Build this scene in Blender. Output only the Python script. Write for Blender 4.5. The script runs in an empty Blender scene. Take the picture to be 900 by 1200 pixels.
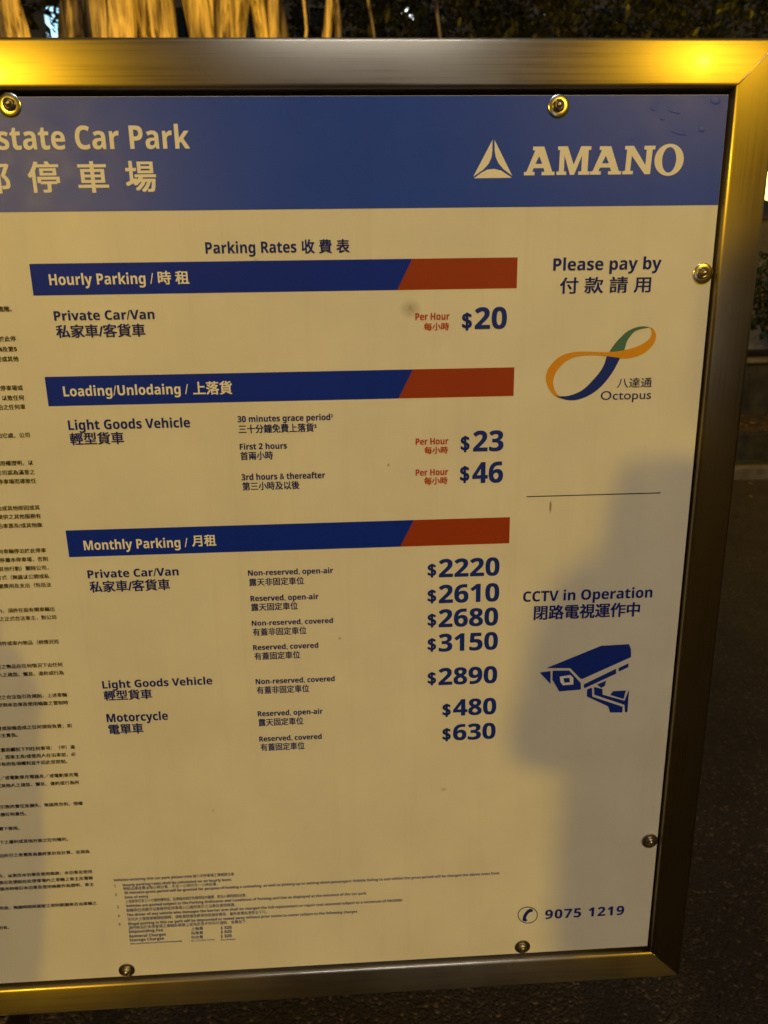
import bpy, bmesh, math, random
from math import pi, sin, cos, radians, sqrt
from mathutils import Vector, Matrix, noise

# ------------------------------------------------------------------ camera
S = 0.865                                    # metres from the lens to the printed face
EYE = Vector((0.0, -S, 1.5))
FPX = 840.0                                  # focal length in pixels of the 900 x 1200 photograph
YAW, PITCH, ROLL = 0.047146, -0.259720, -0.017321
def axes():
    f = Vector((sin(YAW)*cos(PITCH), cos(YAW)*cos(PITCH), sin(PITCH)))
    r = Vector((cos(YAW), -sin(YAW), 0)); u = r.cross(f)
    return cos(ROLL)*r+sin(ROLL)*u, -sin(ROLL)*r+cos(ROLL)*u, f
AR, AU, AF = axes()
def ray(px, py):
    return AF+((px-450)/FPX)*AR-((py-600)/FPX)*AU
def at_y(px, py, y):                         # where a pixel's line of sight meets the upright plane at depth y
    d = ray(px, py); return EYE+d*((y-EYE.y)/d.y)
def at_z(px, py, z):
    d = ray(px, py); return EYE+d*((z-EYE.z)/d.z)
sc = bpy.context.scene
col = sc.collection
cam = bpy.data.cameras.new('camera'); camo = bpy.data.objects.new('camera', cam); col.objects.link(camo)
cam.sensor_fit = 'HORIZONTAL'; cam.sensor_width = 27.0; cam.lens = FPX/900*27
cam.clip_start = 0.02; cam.clip_end = 3000
M3 = Matrix((AR, AU, -AF)).transposed()
camo.matrix_world = Matrix.Translation(EYE) @ M3.to_4x4()
cam.dof.use_dof = True; cam.dof.focus_distance = 0.93; cam.dof.aperture_fstop = 6.5
sc.camera = camo
# ------------------------------------------------------------------ night sky
w = bpy.data.worlds.new('World'); sc.world = w; w.use_nodes = True
nt = w.node_tree; bg = nt.nodes['Background']
sky = nt.nodes.new('ShaderNodeTexSky'); sky.sky_type = 'NISHITA'; sky.sun_disc = False
sky.sun_elevation = radians(4); sky.sun_rotation = radians(150)
hs = nt.nodes.new('ShaderNodeHueSaturation'); hs.inputs['Saturation'].default_value = 0.6
nt.links.new(sky.outputs[0], hs.inputs['Color']); nt.links.new(hs.outputs[0], bg.inputs['Color'])
SKY_STRENGTH = 0.035
bg.inputs['Strength'].default_value = SKY_STRENGTH
sc.view_settings.view_transform = 'Standard'; sc.view_settings.look = 'None'
sc.view_settings.exposure = 0.0; sc.view_settings.gamma = 1.0
SODIUM = (1.0, 0.60, 0.025)
LAMP_LEFT = EYE+Vector((-0.49, -1, 0.235))*9.0     # two lamp posts behind the photographer
LAMP_RIGHT = EYE+Vector((0.56, -1, 0.45))*9.0
POWER_LEFT, POWER_RIGHT, POWER_BACK, POWER_FLOOD, POWER_FILL = 1230, 1150, 80, 1500, 74

# ------------------------------------------------------------------ helpers
def obj(name, me, mat=None, parent=None):
    o = bpy.data.objects.new(name, me); col.objects.link(o)
    if mat is not None and not me.materials: me.materials.append(mat)
    if parent is not None: o.parent = parent
    return o
def empty(name, loc, label, cat, group=None):
    o = bpy.data.objects.new(name, None); col.objects.link(o); o.location = loc; o.empty_display_size = .1
    return tag(o, label, cat, group)
def tag(o, label, cat, group=None):
    o['label'] = label; o['category'] = cat
    if group: o['group'] = group
    return o
def mesh(name, vs, fs, smooth=False):
    me = bpy.data.meshes.new(name); me.from_pydata([tuple(v) for v in vs], [], fs); me.update()
    if smooth:
        for p in me.polygons: p.use_smooth = True
    return me
def bm_mesh(name, bm, smooth=False):
    me = bpy.data.meshes.new(name); bm.to_mesh(me); bm.free()
    if smooth:
        for p in me.polygons: p.use_smooth = True
    return me
def box(bm, c, s, bevel=0.0):
    r = bmesh.ops.create_cube(bm, size=1.0)
    bmesh.ops.transform(bm, matrix=Matrix.Translation(c) @ Matrix.Diagonal((*s, 1)), verts=r['verts'])
    if bevel:
        es = list({e for v in r['verts'] for e in v.link_edges})
        bmesh.ops.bevel(bm, geom=es, offset=bevel, segments=2, profile=.5, affect='EDGES')
def box_mesh(name, c, s, bevel=0.0):
    bm = bmesh.new(); box(bm, c, s, bevel); return bm_mesh(name, bm)
def tube(vs, fs, pts, radii, n=8, cap=True, wob=None):
    b0 = len(vs); prev = None
    for i, p in enumerate(pts):
        p = Vector(p)
        t = (Vector(pts[min(i+1, len(pts)-1)])-Vector(pts[max(i-1, 0)])).normalized()
        if prev is None:
            a = t.orthogonal().normalized()
        else:
            a = (prev-t*prev.dot(t)).normalized()
        prev = a; b = t.cross(a)
        for k in range(n):
            an = 2*pi*k/n
            r = radii[i]*(1 if wob is None else wob(i, k))
            vs.append(p+(a*cos(an)+b*sin(an))*r)
    for i in range(len(pts)-1):
        for k in range(n):
            q = b0+i*n
            fs.append((q+k, q+(k+1) % n, q+n+(k+1) % n, q+n+k))
    if cap:
        fs.append(tuple(b0+k for k in reversed(range(n))))
        fs.append(tuple(b0+(len(pts)-1)*n+k for k in range(n)))
def lathe(name, prof, n=32, smooth=True):            # profile (radius, height) turned about -Y
    vs, fs = [], []
    for r, h in prof:
        for k in range(n):
            a = 2*pi*k/n; vs.append((r*cos(a), -h, r*sin(a)))
    for i in range(len(prof)-1):
        for k in range(n):
            fs.append((i*n+k, i*n+(k+1) % n, (i+1)*n+(k+1) % n, (i+1)*n+k))
    fs.append(tuple((len(prof)-1)*n+k for k in range(n)))
    me = mesh(name, vs, fs, smooth)
    bm = bmesh.new(); bm.from_mesh(me); bmesh.ops.recalc_face_normals(bm, faces=bm.faces); bm.to_mesh(me); bm.free()
    if smooth:
        me.set_sharp_from_angle(angle=radians(40))
    return me

# ------------------------------------------------------------------ materials
def mat(name, color, rough=.5, metal=0.0, spec=.5):
    m = bpy.data.materials.new(name); m.use_nodes = True
    b = m.node_tree.nodes['Principled BSDF']
    b.inputs['Base Color'].default_value = (*color, 1); b.inputs['Roughness'].default_value = rough
    b.inputs['Metallic'].default_value = metal; b.inputs['Specular IOR Level'].default_value = spec
    return m, m.node_tree, b
def N(t, kind, **kw):
    n = t.nodes.new(kind)
    for k, v in kw.items():
        if k in n.inputs.keys(): n.inputs[k].default_value = v
        else: setattr(n, k, v)
    return n
def noise_tex(t, scale, detail=4, rough=.55, coord='Object', sc3=None):
    tc = N(t, 'ShaderNodeTexCoord'); mp = N(t, 'ShaderNodeMapping')
    if sc3: mp.inputs['Scale'].default_value = sc3
    nz = N(t, 'ShaderNodeTexNoise'); nz.inputs['Scale'].default_value = scale
    nz.inputs['Detail'].default_value = detail; nz.inputs['Roughness'].default_value = rough
    t.links.new(tc.outputs[coord], mp.inputs[0]); t.links.new(mp.outputs[0], nz.inputs['Vector'])
    return nz
def ramp(t, src, stops):
    r = N(t, 'ShaderNodeValToRGB'); e = r.color_ramp.elements
    while len(e) < len(stops): e.new(.5)
    for el, (p, c) in zip(e, stops):
        el.position = p; el.color = (*c, 1) if len(c) == 3 else c
    t.links.new(src, r.inputs[0]); return r
def bump(t, b, src, strength, dist=.002):
    n = N(t, 'ShaderNodeBump'); n.inputs['Strength'].default_value = strength; n.inputs['Distance'].default_value = dist
    t.links.new(src, n.inputs['Height']); t.links.new(n.outputs[0], b.inputs['Normal']); return n
def var_mat(name, c0, c1, scale, rough=.6, spec=.4, bmp=.3, dist=.004, sc3=None, lo=.35, hi=.65, metal=0, detail=5):
    m, t, b = mat(name, c0, rough, metal, spec)
    nz = noise_tex(t, scale, detail, .6, sc3=sc3)
    r = ramp(t, nz.outputs['Fac'], [(lo, c0), (hi, c1)])
    t.links.new(r.outputs[0], b.inputs['Base Color'])
    if bmp: bump(t, b, nz.outputs['Fac'], bmp, dist)
    return m
def vinyl(name, c, rough=.42, spec=.5):              # printed film: faint blotches, orange peel and dust
    m, t, b = mat(name, c, rough, 0, spec)
    nz = noise_tex(t, 9, 5)
    dk = tuple(x*.93 for x in c); lt = tuple(min(1, x*1.03) for x in c)
    r = ramp(t, nz.outputs['Fac'], [(.3, dk), (.7, lt)])
    t.links.new(r.outputs[0], b.inputs['Base Color'])
    dn = noise_tex(t, 6, 5, .65, sc3=(9, 1, .35)); dr_ = ramp(t, dn.outputs['Fac'], [(.52, (1, 1, 1)), (.72, (.88, .86, .83))])
    dm = N(t, 'ShaderNodeMix', data_type='RGBA', blend_type='MULTIPLY'); dm.inputs[0].default_value = .28
    t.links.new(r.outputs[0], dm.inputs[6]); t.links.new(dr_.outputs[0], dm.inputs[7]); t.links.new(dm.outputs[2], b.inputs['Base Color'])
    rr = N(t, 'ShaderNodeMapRange'); rr.inputs['To Min'].default_value = rough-.06; rr.inputs['To Max'].default_value = rough+.08
    n3 = noise_tex(t, 35, 3); t.links.new(n3.outputs['Fac'], rr.inputs['Value']); t.links.new(rr.outputs[0], b.inputs['Roughness'])
    n2 = noise_tex(t, 9, 1); bump(t, b, n2.outputs['Fac'], .05, .003)
    return m
V_WHITE = vinyl('white_vinyl', (.76, .76, .74))
V_BLUE = vinyl('royal_blue_vinyl', (.016, .072, .62), .34, .28)
V_NAVY = vinyl('navy_vinyl', (.003, .028, .44), .48, .15)
V_RED = vinyl('red_vinyl', (.32, .045, .012), .42, .25)
V_INK = mat('navy_ink', (.005, .022, .24), .5, 0, .2)[0]
V_REDINK = mat('red_ink', (.42, .022, .015), .45)[0]
V_PALE = mat('white_ink', (.86, .86, .84), .45)[0]
V_ORANGE = mat('orange_ink', (.70, .31, .012), .45)[0]
V_GREEN = mat('green_ink', (.05, .17, .15), .45)[0]
V_ICON = mat('blue_ink', (.006, .028, .30), .5, 0, .25)[0]
# a few worn marks on the white film
def add_marks(m):
    t = m.node_tree; b = t.nodes['Principled BSDF']
    src = b.inputs['Base Color'].links[0].from_socket
    tc = N(t, 'ShaderNodeTexCoord'); cur = src
    for (px, py, rx, rz, c, amt) in MARKS:
        p = board(px, py)
        mp = N(t, 'ShaderNodeMapping'); mp.vector_type = 'TEXTURE'
        mp.inputs['Location'].default_value = (p[0], 0, p[1]); mp.inputs['Scale'].default_value = (rx, .05, rz)
        t.links.new(tc.outputs['Object'], mp.inputs[0])
        g = N(t, 'ShaderNodeTexGradient', gradient_type='SPHERICAL'); t.links.new(mp.outputs[0], g.inputs[0])
        nz = noise_tex(t, 260, 4, .7)
        mu = N(t, 'ShaderNodeMath', operation='MULTIPLY'); t.links.new(g.outputs['Fac'], mu.inputs[0]); t.links.new(nz.outputs['Fac'], mu.inputs[1])
        m2 = N(t, 'ShaderNodeMath', operation='MULTIPLY', use_clamp=True); t.links.new(mu.outputs[0], m2.inputs[0]); m2.inputs[1].default_value = amt
        mx = N(t, 'ShaderNodeMix', data_type='RGBA')
        t.links.new(m2.outputs[0], mx.inputs[0]); t.links.new(cur, mx.inputs[6]); mx.inputs[7].default_value = (*c, 1)
        cur = mx.outputs[2]
    t.links.new(cur, b.inputs['Base Color'])
def steel(name, rough=.315, aniso=.86, base=(.37, .31, .215)):
    m, t, b = mat(name, base, rough, 1.0)
    b.inputs['Anisotropic'].default_value = aniso
    tg = N(t, 'ShaderNodeTangent', direction_type='UV_MAP'); t.links.new(tg.outputs[0], b.inputs['Tangent'])
    tc = N(t, 'ShaderNodeTexCoord'); mp = N(t, 'ShaderNodeMapping'); mp.inputs['Scale'].default_value = (480, 4, 1)
    nz = N(t, 'ShaderNodeTexNoise'); nz.inputs['Scale'].default_value = 1; nz.inputs['Detail'].default_value = 3
    t.links.new(tc.outputs['UV'], mp.inputs[0]); t.links.new(mp.outputs[0], nz.inputs['Vector'])
    n2 = noise_tex(t, 7, 4)
    ad = N(t, 'ShaderNodeMath', operation='ADD'); t.links.new(nz.outputs['Fac'], ad.inputs[0]); t.links.new(n2.outputs['Fac'], ad.inputs[1])
    rr = N(t, 'ShaderNodeMapRange'); rr.inputs['From Min'].default_value = .6; rr.inputs['From Max'].default_value = 1.4
    rr.inputs['To Min'].default_value = rough-.03; rr.inputs['To Max'].default_value = rough+.04
    t.links.new(ad.outputs[0], rr.inputs['Value']); t.links.new(rr.outputs[0], b.inputs['Roughness'])
    r = ramp(t, ad.outputs[0], [(.75, tuple(x*.80 for x in base)), (1.1, base)])
    t.links.new(r.outputs[0], b.inputs['Base Color'])
    bump(t, b, nz.outputs['Fac'], .07, .0003)
    g = N(t, 'ShaderNodeBsdfAnisotropic'); g.inputs['Color'].default_value = (*base, 1); g.inputs['Roughness'].default_value = .10; g.inputs['Anisotropy'].default_value = -.7
    t.links.new(tg.outputs[0], g.inputs['Tangent'])
    mx = N(t, 'ShaderNodeMixShader'); mx.inputs[0].default_value = .05
    out = t.nodes['Material Output']; t.links.new(b.outputs[0], mx.inputs[1]); t.links.new(g.outputs[0], mx.inputs[2]); t.links.new(mx.outputs[0], out.inputs['Surface'])
    return m
STEEL = steel('brushed_steel')
BOLT = mat('bolt_steel', (.62, .58, .50), .22, 1.0)[0]
BOLT_DULL = mat('bolt_core_steel', (.45, .40, .33), .32, 1.0)[0]
SEAL = mat('black_rubber', (.012, .011, .010), .7)[0]
POLE = var_mat('galvanised_steel', (.30, .30, .29), (.42, .42, .40), 20, .5, metal=.8, bmp=.05)
def glow(name, c, s):
    m = bpy.data.materials.new(name); m.use_nodes = True; t = m.node_tree
    t.nodes.clear(); e = t.nodes.new('ShaderNodeEmission'); o = t.nodes.new('ShaderNodeOutputMaterial')
    e.inputs[0].default_value = (*c, 1); e.inputs[1].default_value = s; t.links.new(e.outputs[0], o.inputs[0]); return m
LENS = glow('sodium_lens', (1, .62, .10), 15)

# ------------------------------------------------------------------ ground and setting
def asphalt():
    m, t, b = mat('asphalt', (.05, .05, .05), .75, 0, .35)
    n1 = noise_tex(t, 1.7, 8, .68); n2 = N(t, 'ShaderNodeTexVoronoi'); n2.inputs['Scale'].default_value = 125
    tc = N(t, 'ShaderNodeTexCoord'); t.links.new(tc.outputs['Object'], n2.inputs['Vector'])
    c1 = ramp(t, n1.outputs['Fac'], [(.3, (.018, .013, .010)), (.7, (.056, .041, .029))])
    sep = N(t, 'ShaderNodeSeparateColor'); t.links.new(n2.outputs['Color'], sep.inputs[0])
    c2 = ramp(t, sep.outputs[0], [(.5, (.7, .7, .7)), (.9, (1.15, 1.1, 1.0)), (1.0, (3.2, 2.9, 2.5))])
    mx = N(t, 'ShaderNodeMix', data_type='RGBA', blend_type='MULTIPLY'); mx.inputs[0].default_value = 1
    t.links.new(c1.outputs[0], mx.inputs[6]); t.links.new(c2.outputs[0], mx.inputs[7]); t.links.new(mx.outputs[2], b.inputs['Base Color'])
    n3 = noise_tex(t, 60, 6, .7)
    ad = N(t, 'ShaderNodeMath', operation='SUBTRACT'); t.links.new(n3.outputs['Fac'], ad.inputs[0]); t.links.new(n2.outputs['Distance'], ad.inputs[1])
    bump(t, b, ad.outputs[0], .9, .008)
    return m
ground = obj('asphalt_ground', mesh('asphalt_ground', [(-600, -600, 0), (600, -600, 0), (600, 600, 0), (-600, 600, 0)], [(0, 1, 2, 3)]), asphalt())
ground['kind'] = 'structure'
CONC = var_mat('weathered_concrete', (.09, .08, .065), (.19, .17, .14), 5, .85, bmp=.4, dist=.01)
CONC_D = var_mat('dark_concrete', (.016, .015, .015), (.05, .046, .042), 4, .85, bmp=.4, dist=.01)  # much darker concrete for the channel, riser and wall face
SOIL = var_mat('leafy_soil', (.030, .020, .012), (.13, .085, .045), 26, .9, bmp=1.0, dist=.03)
RENDER = var_mat('beige_render', (.22, .19, .15), (.34, .30, .24), 3, .9, bmp=.2)
KY = at_z(880, 562, 0).y                              # the kerb's foot
rnd = random.Random(4)
x = -14.0; i = 0
kerb0 = box_mesh('kerb_stone', (0, 0, 0), (.985, .15, .13), .012)
kerb0.materials.append(CONC)
kerb = empty('kerb', (0, KY, 0), 'pale concrete kerb along the far edge of the asphalt', 'kerb')
while x < 16:
    o = obj('kerb_stone', kerb0, None, kerb); o.location = (x, .075+rnd.uniform(-.004, .004), .045+rnd.uniform(-.004, .004)); x += 1.0
TY = KY+.9                                            # dark riser behind the kerb channel
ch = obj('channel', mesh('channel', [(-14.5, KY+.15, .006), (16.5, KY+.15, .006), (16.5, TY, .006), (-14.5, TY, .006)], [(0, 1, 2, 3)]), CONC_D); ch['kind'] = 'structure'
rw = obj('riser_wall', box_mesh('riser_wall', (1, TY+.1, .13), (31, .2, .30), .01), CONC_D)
tag(rw, 'low dark concrete riser edging the soil bed behind the kerb', 'wall')
WY = at_z(880, 486, .30).y
bedv, bedf = [], []
nx, ny = 120, 8
for j in range(ny+1):
    for k in range(nx+1):
        X = -14.5+31*k/nx; Y = TY+.18+(WY-TY-.15)*j/ny
        bedv.append((X, Y, .26+.05*j/ny+.05*noise.noise((X*2.3, Y*2.3, 0))))
for j in range(ny):
    for k in range(nx):
        a = j*(nx+1)+k; bedf.append((a, a+1, a+nx+2, a+nx+1))
bed = obj('soil_bed', mesh('soil_bed', bedv, bedf, True), SOIL); bed['kind'] = 'structure'
WZ = at_y(880, 420, WY).z
retw = empty('retaining_wall', (1, WY, 0), 'dark retaining wall with pale coping behind the soil bed', 'wall')
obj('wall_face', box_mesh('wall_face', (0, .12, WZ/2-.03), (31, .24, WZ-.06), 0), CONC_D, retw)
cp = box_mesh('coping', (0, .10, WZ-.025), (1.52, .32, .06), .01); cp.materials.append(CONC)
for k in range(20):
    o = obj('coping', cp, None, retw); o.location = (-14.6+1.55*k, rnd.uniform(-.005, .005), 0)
ter = obj('upper_terrace', mesh('upper_terrace', [(-14.5, WY+.2, WZ-.08), (16.5, WY+.2, WZ-.08), (16.5, WY+14, WZ+.1), (-14.5, WY+14, WZ+.1)], [(0, 1, 2, 3)]), SOIL); ter['kind'] = 'structure'
HY = WY+3.2
HZ = at_y(890, 258, HY).z
hw = empty('boundary_wall', (6, HY, 0), 'beige rendered boundary wall behind the shrubs', 'wall')
obj('wall_face', box_mesh('wall_face', (3, .1, HZ/2+.3), (16, .2, HZ-.6)), RENDER, hw)
obj('coping', box_mesh('coping', (3, .1, HZ+.035), (16.1, .34, .07), .01), CONC, hw)

# ------------------------------------------------------------------ the sign
PX_R, PX_L, PZ_T, PZ_B = .4985*S, -1.30*S, .2735*S, -1.0715*S     # printed panel
FX_R, FX_L, FZ_T, FZ_B = .5025*S, -1.304*S, .2800*S, -1.0775*S   # inner edges of the frame
RW = .0560*S
CX = (PX_L+PX_R)/2
sign = empty('parking_rates_sign', (CX, 0, 0), 'freestanding car park rates board with blue header in a brushed steel frame', 'sign')
def board(px, py):                                     # pixel -> x, z on the printed face
    p = at_y(px, py, 0); return p.x, p.z-1.5
def board_x(px, z):                                    # x on the face of the pixel column at height z
    X = board(px, 600)[0]
    for _ in range(4):
        P = Vector((X, 0, z+1.5))-EYE
        xp = 450+FPX*P.dot(AR)/P.dot(AF)
        X += (px-xp)/FPX*P.dot(AF)
    return X
MARKS = [(481, 362, .014, .012, (.36, .33, .28), 1.6), (645, 594, .0016, .010, (.25, .2, .15), 4), (398, 748, .003, .003, (.4, .36, .3), 2),
         (300, 305, .004, .003, (.4, .36, .3), 1.2), (572, 668, .003, .003, (.4, .36, .3), 1.5), (455, 545, .002, .003, (.3, .26, .2), 2),
         (520, 925, .006, .004, (.45, .4, .34), 1.4), (250, 950, .003, .003, (.35, .3, .24), .8)]
add_marks(V_WHITE)
def on_sign(o):                                        # sign-space parts: x, z as seen, origin at eye level
    o.location = (-CX, 0, 1.5); return o
panel = on_sign(obj('information_panel', box_mesh('information_panel', ((PX_L+PX_R)/2, .002, (PZ_T+PZ_B)/2), (PX_R-PX_L, .004, PZ_T-PZ_B), .0006), V_WHITE, sign))
def flat(name, pts, m, lift=.0003, thick=.0):          # a cut piece of film on the panel, corners in metres
    vs = [(p[0], -lift, p[1]) for p in pts]
    bm = bmesh.new(); f = bm.faces.new([bm.verts.new(v) for v in vs]); f.normal_update()
    if f.normal.y > 0: f.normal_flip()
    bmesh.ops.triangulate(bm, faces=bm.faces[:])
    return obj(name, bm_mesh(name, bm), m, panel)
def flat_px(name, pts, m, lift=.0003):
    return flat(name, [board(*p) for p in pts], m, lift)
ZB = board(421, 244.5)[1]
flat('header_band', [(PX_L+.0005, ZB), (PX_R-.0005, ZB), (PX_R-.0005, PZ_T-.0005), (PX_L+.0005, PZ_T-.0005)], V_BLUE)
# heading bars
for (yt, yb, st, sb) in ((305.3, 342, 484, 466), (436, 470, 484, 467), (614, 645, 484, 468)):
    zt = board(330, yt)[1]; zb = board(330, yb)[1]
    xl = -.4062*S; xr = .2313*S; xt = .0905*S; xb = .0699*S
    flat('heading_bar', [(xl, zb), (xb, zb), (xt, zt), (xl, zt)], V_NAVY if yt > 400 else V_NAVY)
    flat('heading_bar', [(xb, zb), (xr, zb), (xr, zt), (xt, zt)], V_RED)
# ---- lettering
def bold(s):                                            # sans bold letterforms
    return ''.join(chr(0x1D5D4+ord(c)-65) if 'A' <= c <= 'Z' else chr(0x1D5EE+ord(c)-97) if 'a' <= c <= 'z' else chr(0x1D7EC+ord(c)-48) if '0' <= c <= '9' else c for c in s)
TS = bpy.data.scenes.new('type_setting')
def text_mesh(s, off, res=2, spacing=1.0, weight=True):
    c = bpy.data.curves.new('t', 'FONT'); c.body = bold(s) if weight else s; c.size = 1; c.resolution_u = res; c.space_character = spacing
    o = bpy.data.objects.new('t', c); TS.collection.objects.link(o)
    TS.view_layers[0].update(); g = TS.view_layers[0].depsgraph
    me = bpy.data.meshes.new_from_object(o.evaluated_get(g))
    bpy.data.objects.remove(o); bpy.data.curves.remove(c)
    if off:                                             # thicken the strokes: shifted copies, each a hair above the last
        bm = bmesh.new()
        for k, (dx, dy) in enumerate(((-off, -off*.6), (off, off*.6), (-off, off*.6), (off, -off*.6))):
            n0 = len(bm.verts); bm.from_mesh(me); bm.verts.ensure_lookup_table()
            for q in bm.verts[n0:]: q.co.x += dx; q.co.y += dy; q.co.z = k*.00003
        bm.to_mesh(me); bm.free()
    else:
        for q in me.vertices: q.co.z = 0
    return me
cap_cache = {}
def cap_h(off):
    if off not in cap_cache:
        me = text_mesh('H', off); ys = [v.co.y for v in me.vertices]; cap_cache[off] = (min(ys), max(ys))
    return cap_cache[off]
def put(s, xl, xr, yt, yb, m=None, off=.008, mode='L', res=3, lift=.0006, spacing=1.0, weight=True):
    """lettering whose ink spans pixel columns xl..xr; yt, yb are the cap top and baseline (L) or the ink's top and foot (C) at mid string"""
    me = text_mesh(s, off, res, spacing, weight)
    xm = (xl+xr)/2
    zt = board(xm, yt)[1]; zb = board(xm, yb)[1]
    X0 = board_x(xl, (zt+zb)/2); X1 = board_x(xr, (zt+zb)/2)
    xs = [v.co.x for v in me.vertices]; ys = [v.co.y for v in me.vertices]
    a, b = min(xs), max(xs)
    c, d = cap_h(off) if mode == 'L' else (min(ys), max(ys))
    for v in me.vertices:
        u = (v.co.x-a)/(b-a); q = (v.co.y-c)/(d-c)
        v.co = (X0+u*(X1-X0), -lift-v.co.z, zb+q*(zt-zb))
    me.name = 'lettering'
    me.materials.clear()
    for p in me.polygons: p.material_index = 0
    return obj('lettering', me, m or V_INK, panel)
def C(s, xl, xr, yt, yb, m=None, off=.025, **k): return put(s, xl, xr, yt, yb, m, off, 'C', **k)
W = V_PALE
put('Estate Car Park', -20, 222, 147.5, 175, W, .004)
C('邨', -26, 12, 190, 227, W, .022); C('停', 33, 70, 189, 226, W, .022); C('車', 91, 127, 189, 226, W, .022); C('場', 147, 183, 188.6, 225.3, W, .022)
put('Hourly Parking /', 57.7, 180, 320.5, 333.4, W, .004); C('時 租', 185, 221.7, 317.3, 333.3, W)
put('Parking Rates', 240.7, 347.3, 283.3, 296.5, None, .004); C('收 費 表', 353.3, 409.7, 280.3, 296.9)
put('Private Car/Van', 63.3, 181, 363.7, 374.8); C('私家車/客貨車', 65.7, 170.3, 379.7, 395.5)
put('Loading/Unlodaing /', 74.3, 220.7, 451.3, 463, W, .004); C('上落貨', 226, 272, 446.6, 462.4, W)
put('Light Goods Vehicle', 80, 222.7, 491, 502.3); C('輕型貨車', 82, 145.3, 506.3, 521)
put('30 minutes grace period²', 278.3, 390.3, 486.3, 493.5, None, .012); C('三十分鐘免費上落貨²', 279.7, 371.3, 496.6, 507)
put('First 2 hours', 281, 336.3, 519.3, 526.3, None, .012); C('首兩小時', 281.7, 320, 528.8, 538.8)
put('3rd hours & thereafter', 283, 381, 554.3, 561.5, None, .012); C('第三小時及以後', 284, 351, 564, 574)
for (x0, x1, t, b, cx0, cx1, ct, cb) in ((486.7, 526.7, 366.7, 375, 496.7, 526.3, 378, 387.3), (487, 525.3, 513.3, 520.9, 497.3, 525, 523, 531.7), (487, 525, 549.5, 557, 497, 524.5, 558.7, 567.7)):
    put('Per Hour', x0, x1, t, b, V_REDINK, .010); C('每小時', cx0, cx1, ct, cb, V_REDINK)
for (dl, dr, dt, db, s, nl, nr, nt_, nb) in (
        (541.3, 553, 366.3, 387.3, '20', 556.3, 594, 359.7, 385.7), (539.7, 550.3, 510.7, 530, '23', 554.3, 590, 504.3, 529),
        (539, 550, 546, 566, '46', 553.5, 589.5, 541, 566), (501, 511.2, 660.5, 676.7, '2220', 514.2, 585.3, 653.8, 675.6),
        (501, 511.2, 690.7, 707, '2610', 514.2, 585, 684, 705.8), (501, 511.2, 719, 735.2, '2680', 514, 583.7, 712.6, 734),
        (501, 511, 747.7, 763.6, '3150', 514, 583.4, 741.3, 762.4), (501, 511, 787.4, 803, '2890', 513.8, 582.6, 781.3, 801.6),
        (518.4, 528.2, 824.4, 840, '480', 531, 581.5, 818.2, 837.8), (518.4, 528.2, 853, 868.6, '630', 530.8, 580.7, 847.5, 866.5)):
    C('$', dl, dr, dt, db, None, .026); C(s, nl, nr, nt_, nb, V_ICON, .010, res=4)
put('Please pay by', 648.3, 775, 302, 316.3, None, .004); C('付 款 請 用', 656, 762.7, 324.2, 343.6, None, .018)
C('八達通', 723, 763.8, 442.6, 454.2, None, .006); put('Octopus', 703.8, 763, 457.2, 468, None, .004, weight=False)
put('CCTV in Operation', 612.9, 764.5, 690.5, 702.5, None, .004); C('閉路電視運作中', 625.5, 749.8, 707.3, 724.3)
C('9075 1219', 638.7, 731.3, 1063.4, 1074.2, None, .006, spacing=1.12)
put('Monthly Parking /', 98.3, 220, 631.7, 642.7, W, .004); C('月租', 225, 253.3, 626.6, 640, W)
put('Private Car/Van', 102.7, 209.3, 666.5, 675.8); C('私家車/客貨車', 105, 199.3, 679.3, 693)
put('Light Goods Vehicle', 120, 248.7, 795.4, 804.2); C('輕型貨車', 121.7, 178.3, 808, 820)
put('Motorcycle', 125, 196.7, 835, 844.7); C('電單車', 127.3, 168, 847.8, 860)
OP, CO = '露天', '有蓋'
for (s, x0, x1, t, b, c, c0, c1, ct, cb) in (
        ('Non-reserved, open-air', 290.6, 390.3, 666.6, 673, OP+'非固定車位', 292, 356.3, 676.6, 685.7),
        ('Reserved, open-air', 293.6, 373.3, 696.8, 703.2, OP+'固定車位', 294.4, 349, 706, 715),
        ('Non-reserved, covered', 295, 390.3, 725.6, 731.5, CO+'非固定車位', 296.2, 359.3, 735, 744),
        ('Reserved, covered', 296.6, 373, 754.3, 760.3, CO+'固定車位', 298, 351.8, 763.4, 772.3),
        ('Non-reserved, covered', 299.6, 392.2, 793.8, 799.8, CO+'非固定車位', 300.8, 362.4, 803, 812),
        ('Reserved, open-air', 302, 378.2, 831.7, 837.7, OP+'固定車位', 303, 355.6, 841, 849.8),
        ('Reserved, covered', 303.8, 377, 861.3, 867.2, CO+'固定車位', 305.3, 357, 870, 878.9)):
    put(s, x0, x1, t, b, None, .012); C(c, c0, c1, ct, cb, None, .020)
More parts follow.
